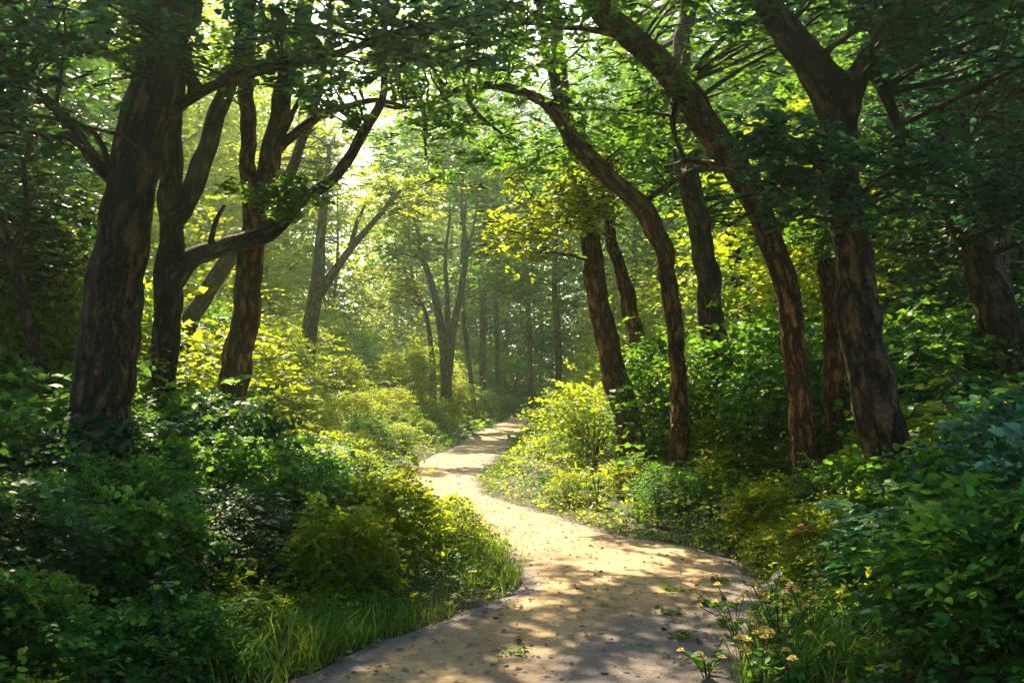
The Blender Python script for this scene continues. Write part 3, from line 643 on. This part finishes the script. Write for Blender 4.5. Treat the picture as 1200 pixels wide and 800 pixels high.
def zone_label(x,y,h,leaf,left):
    tone={'teal':'bluish-green','green':'green','fresh':'yellow-green','dark':'dark green'}[leaf]
    size='low' if h<.6 else ('waist-high' if h<1.2 else 'tall')
    px=600+x/y*FPX
    marks=[(118,8,'the broad old trunk'),(191,11,'the snaking-limbed tree'),(268,11.5,'the reddish forked tree'),(362,22,'the pale hazy tree'),(524,30,'the triple-stemmed tree'),
           (735,13.5,'the paired sunlit trunks'),(795,12,'the arching tree'),(850,15,'the upright dark tree'),(940,10,'the orange-lit trunk'),(982,14,'the short trunk'),(1034,8,'the big forked trunk'),(1165,11,'the leaning dark trunk')]
    best=min(marks,key=lambda m:((m[0]-600)/FPX*m[1]-x)**2+(m[1]-y)**2)
    rel='in front of' if y<best[1]-.8 else ('behind' if y>best[1]+.8 else ('left of' if px<best[0] else 'right of'))
    e=float(pdist(x,y)); edge=' by the path' if e<.9 else (' near the path' if e<1.8 else ' deep off the path')
    return f'{size} {tone} bush {rel} {best[2]}{edge}'
def scatter_bushes():
    r=np.random.default_rng(909); n=0
    spots=[]
    def add(kind,x,y,s,leaf,sz=1.0,k=None):
        kk=int(r.integers(0,5 if kind=='n' else 4)) if k is None else k
        spots.append((kind,kk,x,y,s,leaf,sz))
    # foreground left mass, rising away from the path
    for y in np.arange(3.7,11.5,.80):
        for x in np.arange(-.56*y-.5, 1.5, .80):
            xx=x+r.uniform(-.2,.2); yy=y+r.uniform(-.2,.2); d=float(pdist(xx,yy)); L=float(edgeL(yy))
            if xx>L or d<.42: continue
            s=.36+.17*min(d,1.6)+.22*min(max(d-1.6,0),2)+(.10 if yy<5.5 and d>1 else 0)+r.uniform(-.06,.10)
            if yy<5 and d<1.1: s=min(s,.5)
            leaf='fresh' if (d<1.3 and r.uniform()<(.25 if yy<8 else .7)) else ('teal' if r.uniform()<.36 else ('dark' if r.uniform()<.3 else 'green'))
            add('n',xx,yy,s,leaf)
    # foreground right mass
    for y in np.arange(3.7,12.5,.86):
        for x in np.arange(.8,.56*y+.5,.90):
            xx=x+r.uniform(-.2,.2); yy=y+r.uniform(-.2,.2); d=float(pdist(xx,yy))
            if xx<float(edgeR(yy)) or d<.42: continue
            if yy>7.3: s=.27+.15*min(d,3.6)+r.uniform(-.06,.10)
            elif d<.95: continue
            else: s=.24+.36*min(d,2.8)+r.uniform(-.06,.10)
            if xx>3.6: s+=.35
            leaf=('fresh' if r.uniform()<.8 else 'green') if (yy>7.0 and d<3.2) else ('dark' if r.uniform()<.35 else ('teal' if r.uniform()<.4 else 'green'))
            add('n',xx,yy,s,leaf)
    # mid distance both sides
    for y in np.arange(11.8,27,1.5):
        for x in np.arange(-.54*y-.5,.54*y+.5,1.6):
            xx=x+r.uniform(-.4,.4); yy=y+r.uniform(-.4,.4); d=float(pdist(xx,yy))
            left=xx<float(edgeL(yy))
            if d<(.75 if (left or yy<12.8) else 1.75): continue
            if abs(xx)>6 and r.uniform()<.3: continue
            s=min(.38+.16*d,1.05)*r.uniform(.85,1.2)
            if left and d<4: s*=.62
            leaf='fresh' if (d<5 and left) or (d<3.5 and not left) else ('green' if r.uniform()<.6 else 'dark')
            if leaf=='fresh' and r.uniform()<.3: leaf='green'
            add('f',xx,yy,s,leaf)
    for y in np.arange(27.5,50,3.4):
        for x in np.arange(-.50*y,.50*y,3.4):
            xx=x+r.uniform(-.9,.9); yy=y+r.uniform(-.9,.9); d=float(pdist(xx,yy))
            if d<(1.3 if xx<0 else 2.2): continue
            s=min(.6+.13*d,1.5)*r.uniform(.85,1.2); leaf='fresh' if (xx<-1 and xx>-14 and r.uniform()<.6) else 'green'
            add('f',xx,yy,s,leaf)
    spots=[(a,b,x,y,q,(('dark' if x<-2.6 else 'green') if (leaf=='teal' and (x<-2.6 or (x<0 and y<6))) else leaf),z) for (a,b,x,y,q,leaf,z) in spots]
    labs=[]
    for (x,y,q) in [(-2.5,20.5,.42),(-2.9,23.5,.5),(-2.3,26.6,.5),(-2.2,29,.6),(-1.9,32,.6),(-3.6,31,.7),(-1.3,35.5,.6),(-3.0,35,.8),(-.4,39.5,.6),(-2,40,.9),(1.2,43.8,.7),(3.2,45.6,.7)]: add('f',x,y,q,'fresh' if y<33 and x<0 else 'green')
    for (x,y,q) in [(-4.6,15.2,.95),(-5.6,17.4,1.15),(-4.5,19.0,.9),(-6.6,19.6,1.3),(-5.4,21.8,1.1),(-7.8,17.6,1.3),(-8.4,22.4,1.4),(-6.2,25.2,1.2),(-9.8,19.8,1.4),(-4.4,25.0,.8)]: add('f',x,y,q,'fresh',1.1,2)
    for (x,y,q,k,lf) in [(3.15,7.2,.85,0,'green'),(2.6,7.5,.72,1,'fresh'),(3.9,7.1,.95,2,'teal'),(2.95,9.0,.72,4,'green'),(3.6,8.6,.9,0,'green'),(2.35,8.5,.5,3,'fresh'),(4.6,7.8,1.1,0,'dark'),(2.5,9.4,.62,1,'fresh')]: add('n',x,y,q,lf,1.0,k)
    for (x,y) in [(-5.2,11.2),(-6.4,12.4),(-7.6,11.4),(-6.0,14.2),(-7.6,14.0),(-5.4,16.3)]: add('f',x,y,1.1,'green' if x>-6.2 else 'dark',1.15,2)
    for (kind,k,x,y,s,leaf,sz) in spots:
        h=s*[1.0,.85,1.2,.66,.95][k] if kind=='n' else s*[1.6,1.9,2.4,1.3][k]
        left=x<float(edgeL(y))
        labs.append(('far bush '+gap(x,y)) if y>27 else zone_label(x,y,h,leaf,left))
    by={}
    for i,l in enumerate(labs): by.setdefault(l,[]).append(i)
    for l,ids in by.items():
        if len(ids)==1 or len(ids)>12: continue
        a=sorted(ids,key=lambda i:spots[i][3])
        def pre(i,w): labs[i]=w+' '+l
        pre(a[0],'nearest'); pre(a[-1],'farthest')
        b=sorted(a[1:-1],key=lambda i:spots[i][2]/spots[i][3])
        if b: pre(b[0],'leftmost' if len(b)>1 else 'middle')
        if len(b)>1: pre(b[-1],'rightmost')
        if len(b)==3: pre(b[1],'middle')
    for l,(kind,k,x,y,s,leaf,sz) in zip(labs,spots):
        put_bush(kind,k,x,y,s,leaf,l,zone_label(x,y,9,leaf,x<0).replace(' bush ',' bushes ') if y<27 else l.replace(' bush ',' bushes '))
    print('bushes',len(spots))
scatter_bushes()
for p in NB+FB:
    for ch in list(p.children): bpy.data.objects.remove(ch)
    bpy.data.objects.remove(p)

# ------------------------------------------------------------------ saplings filling the space under the crowns
def saplings():
    ps=[proto_tree(301,4.2,.7,1.0,'green','grey',60,.13),proto_tree(302,5.5,1.2,1.3,'green','grey',80,.14)]
    for p in ps:
        p['category']='sapling'
        for ch in p.children:
            if ch.name.startswith('trunk'): ch.scale=(.4,.4,1)
    r=np.random.default_rng(8); n=0; made=[]
    for y0 in np.arange(9.5,44,2.9):
        for x0 in np.arange(-.56*y0-2,.56*y0+2,3.0):
            x=x0+r.uniform(-1,1); y=y0+r.uniform(-1,1); d=float(pdist(x,y)); left=x<float(edgeL(y))
            if d<(4.6 if left else (4.2 if y<22 else 2.4)) or (y<14 and abs(x)<4.5): continue
            if r.uniform()<.15: continue
            leaf='fresh' if (d<12 and left and y>12) or (d<5 and y>13) else ('dark' if y<22 else 'green')
            lab='thin leafy sapling %s %s'%('close by' if y<18 else ('well back' if y<30 else 'near the far bend'),gap(x,y))
            c=copy_tree(ps[int(r.integers(0,2))],(x,y,float(H(x,y))),r.uniform(0,6),(1,1,r.uniform(.8,1.15)),lab,'sapling',lab.replace('sapling','saplings'),{'crown':ML[leaf]}); c.name='sapling'; n+=1; made.append(c)
    far=[(-6,44),(-4.4,47),(-2.6,46.5),(-1,49.5),(.8,50),(2.4,49),(4.2,50),(6,51),(1.6,53),(-3.6,51),(3.4,54),(-6.5,50),(5.2,38),(6.5,41),(-7.5,40),(-9.5,43),(-8.6,36)]
    for i,(x,y) in enumerate(far):
        lab='young tree closing the path bend %s'%gap(x,y)
        c=copy_tree(ps[i%2],(x,y,float(H(x,y))),r.uniform(0,6),(1.5,1.5,1.3),lab,'sapling','young trees closing the far bend',{'crown':ML['fresh' if x<-5 else ('green' if i%3 else 'teal')]}); c.name='sapling'; made.append(c)
    spread_labels(made)
    for p in ps:
        for ch in list(p.children): bpy.data.objects.remove(ch)
        bpy.data.objects.remove(p)
    print('saplings',n)
saplings()

# ------------------------------------------------------------------ ground cover, grass, litter
def cover():
    r=np.random.default_rng(17)
    def region(n,ymin,ymax,dmin,dmax,p=1.0,wedge=.6):
        y=ymin+(ymax-ymin)*r.uniform(0,1,n)**p; x=r.uniform(-1,1,n)*(wedge*y+1); d=pdist(x,y); k=(d>dmin)&(d<dmax); return x[k],y[k],d[k]
    lv=Leaves(); x,y,d=region(15000,2.6,24,.10,7,1.0); M=len(x)
    a=r.uniform(0,6.28,M); hh=r.uniform(.02,.22,M)*smooth(.0,.7,d)+.02
    o=np.stack([x,y,H(x,y)+hh],-1); dd=np.stack([np.cos(a),np.sin(a),r.uniform(.1,.6,M)],-1)
    up=np.array([0,0,1.])+r.normal(0,.3,(M,3))
    lv.sprays(o,dd,up,r.uniform(.08,.2,M),5,r.uniform(.035,.07,M),np.clip(r.normal(.5,.2,M),0,1),.35,r)
    link('ground_cover', lv.mesh('ground_cover',ML['green'],1,.38), kind='stuff', label='low leafy ground cover under the bushes beside the path', category='ground cover')
    lv=Leaves(); x,y,d=region(26000,22,52,.08,14,.9); M=len(x); a=r.uniform(0,6.28,M); hh=r.uniform(.03,.5,M)*smooth(.0,1.2,d)+.04
    lv.sprays(np.stack([x,y,H(x,y)+hh],-1),np.stack([np.cos(a),np.sin(a),r.uniform(.1,.8,M)],-1),np.array([0,0,1.])+r.normal(0,.35,(M,3)),r.uniform(.2,.4,M),5,r.uniform(.08,.16,M),np.clip(r.normal(.5,.22,M),0,1),.35,r)
    link('undergrowth', lv.mesh('undergrowth',ML['green'],1,.38), kind='stuff', label='low green undergrowth carpeting the wood beyond the far bend', category='undergrowth')
    lv=Leaves(); x,y,d=region(30000,6.0,24,.04,3.4,1.3); k=r.uniform(0,1,len(x))<np.exp(-(d/np.where(x>edgeR(y),2.4,1.5))**2)*(.65+.35*np.sin(x*2.1)*np.cos(y*1.7))*np.where((x<0)&(y<9),.25,1); x,y,d=x[k],y[k],d[k]; M=len(x)
    a=r.uniform(0,6.28,M); hh=r.uniform(.02,.38,M)*smooth(.0,.9,d)+.03
    lv.sprays(np.stack([x,y,H(x,y)+hh],-1),np.stack([np.cos(a),np.sin(a),r.uniform(.1,.8,M)],-1),np.array([0,0,1.])+r.normal(0,.35,(M,3)),r.uniform(.08,.18,M),5,r.uniform(.03,.06,M),np.clip(r.normal(.55,.22,M),0,1),.35,r)
    link('verge_plants', lv.mesh('verge_plants',ML['fresh'],1,.38), kind='stuff', label='low sunlit yellow-green plants carpeting the path verges', category='ground cover')
    # grass
    lv=Leaves()
    def grass(x,y,L,t0):
        M=len(x); a=r.uniform(0,6.28,M); k=r.uniform(.1,.55,M)
        d=np.stack([np.cos(a)*k,np.sin(a)*k,np.ones(M)],-1); n=np.stack([-np.cos(a),-np.sin(a),k],-1)
        lv.add(np.stack([x,y,H(x,y)-.01],-1),d,n,L,np.clip(r.normal(t0,.2,M),0,1))
    x,y,d=region(60000,3.5,26,-.03,.75,1.0,.5); k=r.uniform(0,1,len(x))<np.exp(-(d/.35)**2)*(.55+.45*np.sin(x*3+y*2.3)); x,y,d=x[k],y[k],d[k]
    grass(x,y,r.uniform(.06,.2,len(x)),.55)
    # long tufts on the left verge and at the lower right
    for (px,py,n,L) in [(585,675,420,.24),(560,650,420,.26),(530,632,380,.26),(500,615,300,.24),(570,690,260,.2),(400,765,420,.30),(365,785,420,.34),(440,745,300,.26),(340,770,300,.34),(480,735,260,.22),
                        (905,790,260,.3),(940,775,300,.34),(980,790,260,.34),(880,700,160,.2),(520,735,200,.2)]:
        gx,gy=G(px,py); rr=.22; x=gx+r.normal(0,rr,n); y=gy+r.normal(0,rr,n); k=pdist(x,y)>-.02; grass(x[k],y[k],r.uniform(.5,1.1,k.sum())*L,.62)
    link('grass', lv.mesh('grass',ML['grass'],3,.035), kind='stuff', label='grass fringing both edges of the path', category='grass')
    # fallen leaves
    lv=Leaves(); n=3000; y=3+22*r.uniform(0,1,n)**1.5; l,e=edgeL(y),edgeR(y); u=r.beta(.5,.5,n); x=l-.2+(e-l+.4)*u+r.normal(0,.08,n)
    M=len(x); a=r.uniform(0,6.28,M); d=np.stack([np.cos(a),np.sin(a),r.uniform(-.1,.2,M)],-1); nn=np.array([0,0,1.])+r.normal(0,.25,(M,3))
    z=np.where(pdist(x,y)>0,H(x,y),0)+.026
    lv.add(np.stack([x,y,z],-1),d,nn,r.uniform(.016,.055,M),r.uniform(0,1,M))
    link('fallen_leaves', lv.mesh('fallen_leaves',ML['litter'],0,.3), kind='stuff', label='small brown fallen leaves strewn along the path', category='fallen leaves')
cover()
def stones():
    r=np.random.default_rng(4); n=1500; y=3.5+16*r.uniform(0,1,n)**1.4; l,e=edgeL(y),edgeR(y); x=l+(e-l)*r.beta(.6,.6,n); sz=r.uniform(.004,.016,n)*np.where(r.uniform(0,1,n)<.05,1.9,1)
    z=.022; T=np.array([(1,0,0),(.5,.87,0),(-.5,.87,0),(-1,0,0),(-.5,-.87,0),(.5,-.87,0),(.55,.2,.55),(-.2,.5,.62),(-.3,-.45,.5)],float)
    V=np.repeat(T[None],n,0)*r.uniform(.75,1.25,(n,9,1)); V[:,:,1]*=r.uniform(.6,1,n)[:,None]; a=r.uniform(0,6.28,n); ca,sa=np.cos(a)[:,None],np.sin(a)[:,None]
    W=np.stack([V[:,:,0]*ca-V[:,:,1]*sa,V[:,:,0]*sa+V[:,:,1]*ca,V[:,:,2]],-1)*sz[:,None,None]+np.stack([x,y,np.full(n,z-.004)],-1)[:,None,:]
    F=np.array([(0,1,6),(1,7,6),(1,2,7),(2,3,7),(3,8,7),(3,4,8),(4,5,8),(5,0,8),(0,6,8),(6,7,8)])
    m,nt=new_mat('pebble'); at=N(nt,'ShaderNodeAttribute',attribute_name='tint'); rp=ramp(nt,at.outputs['Fac'],[(0,(.12,.09,.07)),(.6,(.30,.24,.18)),(1,(.48,.42,.35))]); pb=N(nt,'ShaderNodeBsdfPrincipled'); pb.inputs['Roughness'].default_value=.8; nt.links.new(rp.outputs[0],pb.inputs['Base Color']); o=N(nt,'ShaderNodeOutputMaterial'); nt.links.new(pb.outputs[0],o.inputs[0])
    link('gravel',mesh_np('gravel',W.reshape(-1,3),(F[None]+np.arange(n)[:,None,None]*9).reshape(-1,3),None,{'tint':np.repeat(r.uniform(0,1,n),9)},m,True),kind='stuff',label='small pebbles scattered over the sandy path',category='gravel')
stones()

# ------------------------------------------------------------------ flowers and weeds one can point at
def flower_plant(px,py,label,petal,n,h,head,seed,group=None,cat='flower',name='flowering_plant',lift=0.0,up=None):
    r=np.random.default_rng(seed); gx,gy=G(px,py) if up is None else up; z=float(H(gx,gy))+lift
    root=empty(name,(gx,gy,z),label,cat,group)
    st=Tubes(); lv=Leaves()
    for k in range(n):
        a=r.uniform(0,6.28); s=r.uniform(.04,.26); hh=h*r.uniform(.7,1.1)
        e=np.array([math.cos(a)*s,math.sin(a)*s,hh]); st.add([(0,0,-.03),e*[.4,.4,.55],e],[.004,.003,.002],5,.06)
        m=6; t=r.uniform(.15,.8,m)[:,None]; pos=e[None]*t*[.8,.8,1]; b=r.uniform(0,6.28,m)
        d=np.stack([np.cos(b),np.sin(b),r.uniform(.1,.7,m)],-1); lv.add(pos,d,np.array([0,0,1.])+r.normal(0,.3,(m,3)),r.uniform(.04,.085,m),np.clip(r.normal(.6,.2,m),0,1))
        fl=Leaves()
        for ring,(q,el,sz) in enumerate([(7,.25,1.),(6,.8,.75),(4,1.8,.5)]):
            b=np.arange(q)*6.283/q+ring*.4; d=np.stack([np.cos(b),np.sin(b),np.full(q,el)],-1)
            fl.add(np.repeat(e[None],q,0)+np.array([0,0,.004*ring]),d,np.stack([-np.cos(b)*el,-np.sin(b)*el,np.ones(q)],-1),np.full(q,head*sz)*r.uniform(.85,1.1,q),r.uniform(0,1,q))
        link('blossom',fl.mesh('blossom',ML[petal],0,.42),root)
    link('stem',st.mesh('stem',MB['twig']),root); link('leaves',lv.mesh('leaves',ML['green'],0),root)
flower_plant(915,785,'largest tuft of pale yellow blossoms at the lower right verge','yellow',10,.38,.034,61)
flower_plant(828,795,'small yellow wildflowers standing alone on the path edge','yellow',5,.18,.026,62)
flower_plant(862,745,'pale yellow flowers drooping at the path edge above the lone wildflowers','yellow',6,.26,.030,63)
flower_plant(890,830,'yellow wildflowers cut by the bottom frame edge','yellow',7,.34,.034,64)
flower_plant(925,812,'low yellow blossoms among the grass blades of the lower right verge','yellow',8,.30,.030,161)
flower_plant(948,770,'yellow blossoms behind the largest lower right tuft','yellow',8,.42,.030,162)
flower_plant(900,735,'small violet flowers between the yellow ones on the right verge','violet',5,.30,.024,163)
flower_plant(960,700,'orange flowers among dark leaves on the right verge','orange',6,.55,.036,65)
flower_plant(985,690,'violet flowers beside the orange ones on the right verge','violet',5,.60,.032,66)
flower_plant(640,770,'x','violet',3,.3,.02,67,up=(-1.75,5.0),lift=.25); bpy.data.objects[-1:] if False else None
for o in [q for q in COL.objects if q.get('label')=='x']: o['label']='tiny violet flowers in the shaded bushes on the lower left'
for i,(px,py,n,lab) in enumerate([(700,598,6,'cream blossoms on the sunny right verge where the path narrows'),(770,622,6,'cream blossoms on the sunny right verge at the widest turn'),(640,580,5,'cream blossoms by the narrow waist of the path'),(835,640,5,'cream blossoms before the orange-lit leaning trunk')]):
    flower_plant(px,py,lab,'white',n+4,.40,.034,70+i)
for i,(px,py,lab) in enumerate([(560,600,'cream blossoms in the grass at the tip of the left verge'),(470,600,'cream blossoms behind the left verge grass'),(420,560,'cream blossoms on the bright left bank before the bend')]):
    gx,gy=G(px,py); gx=min(gx,float(edgeL(gy))-.35); flower_plant(px,py,lab,'white',8,.45,.036,80+i,up=(gx,gy))
for i,(wx,wy,lf,lab) in enumerate([(-1.75,6.6,.35,'cream blossoms added as leaf highlights among the shaded bushes left of the path'),(-1.25,7.6,.25,'small cream blossoms added as leaf highlights in the bushes above the left verge grass'),(-2.35,8.3,.55,'cream blossoms added as leaf highlights high in the bushes before the reddish forked tree')]):
    flower_plant(0,0,lab,'white',7,.5,.03,120+i,up=(wx,wy),lift=lf*.3)  # blossoms added to stand in for pale leaf highlights in the left bushes
def weed(px,py,label,seed):
    r=np.random.default_rng(seed); gx,gy=G(px,py); lv=Leaves(); M=9; a=r.uniform(0,6.28,M)
    lv.sprays(np.stack([r.normal(0,.02,M),r.normal(0,.02,M),np.full(M,.015)],-1),np.stack([np.cos(a),np.sin(a),r.uniform(.1,.5,M)],-1),np.array([0,0,1.])+r.normal(0,.2,(M,3)),r.uniform(.05,.12,M),5,r.uniform(.03,.05,M),r.uniform(.3,.8,M),.3,r)
    root=link('weed',lv.mesh('weed',ML['green'],0),None,label=label,category='weed'); root.location=(gx,gy,.012)
for i,(px,py,lab) in enumerate([(790,694,'small green weed growing alone in the middle of the path'),(826,712,'larger flat weed on the path near its right edge'),(842,684,'weed by the right edge just where the sunlit sand ends'),(785,722,'low weed in the shaded part of the path'),(800,750,'flat weed nearest the lone yellow wildflowers'),(608,770,'tiny weed in the shaded lower part of the path')]): weed(px,py,lab,90+i)

# ------------------------------------------------------------------ haze
def haze():
    x0,x1,y0,y1,z0,z1=-310,310,-135,335,-1.6,34
    V=[(x,y,z) for z in (z0,z1) for y in (y0,y1) for x in (x0,x1)]
    Q=[(0,2,3,1),(4,5,7,6),(0,1,5,4),(2,6,7,3),(0,4,6,2),(1,3,7,5)]
    m,nt=new_mat('woodland_haze'); v=N(nt,'ShaderNodeVolumePrincipled'); v.inputs['Color'].default_value=(.72,1.0,.66,1)
    v.inputs['Density'].default_value=HAZE; v.inputs['Anisotropy'].default_value=.65
    o=N(nt,'ShaderNodeOutputMaterial'); nt.links.new(v.outputs[0],o.inputs['Volume'])
    link('haze',mesh_np('haze',np.array(V,float),None,np.array(Q),None,m,False),kind='stuff')
HAZE=.0019
if HAZE: haze()
print('objects',len(bpy.data.objects),'verts',sum(len(m.vertices) for m in bpy.data.meshes))
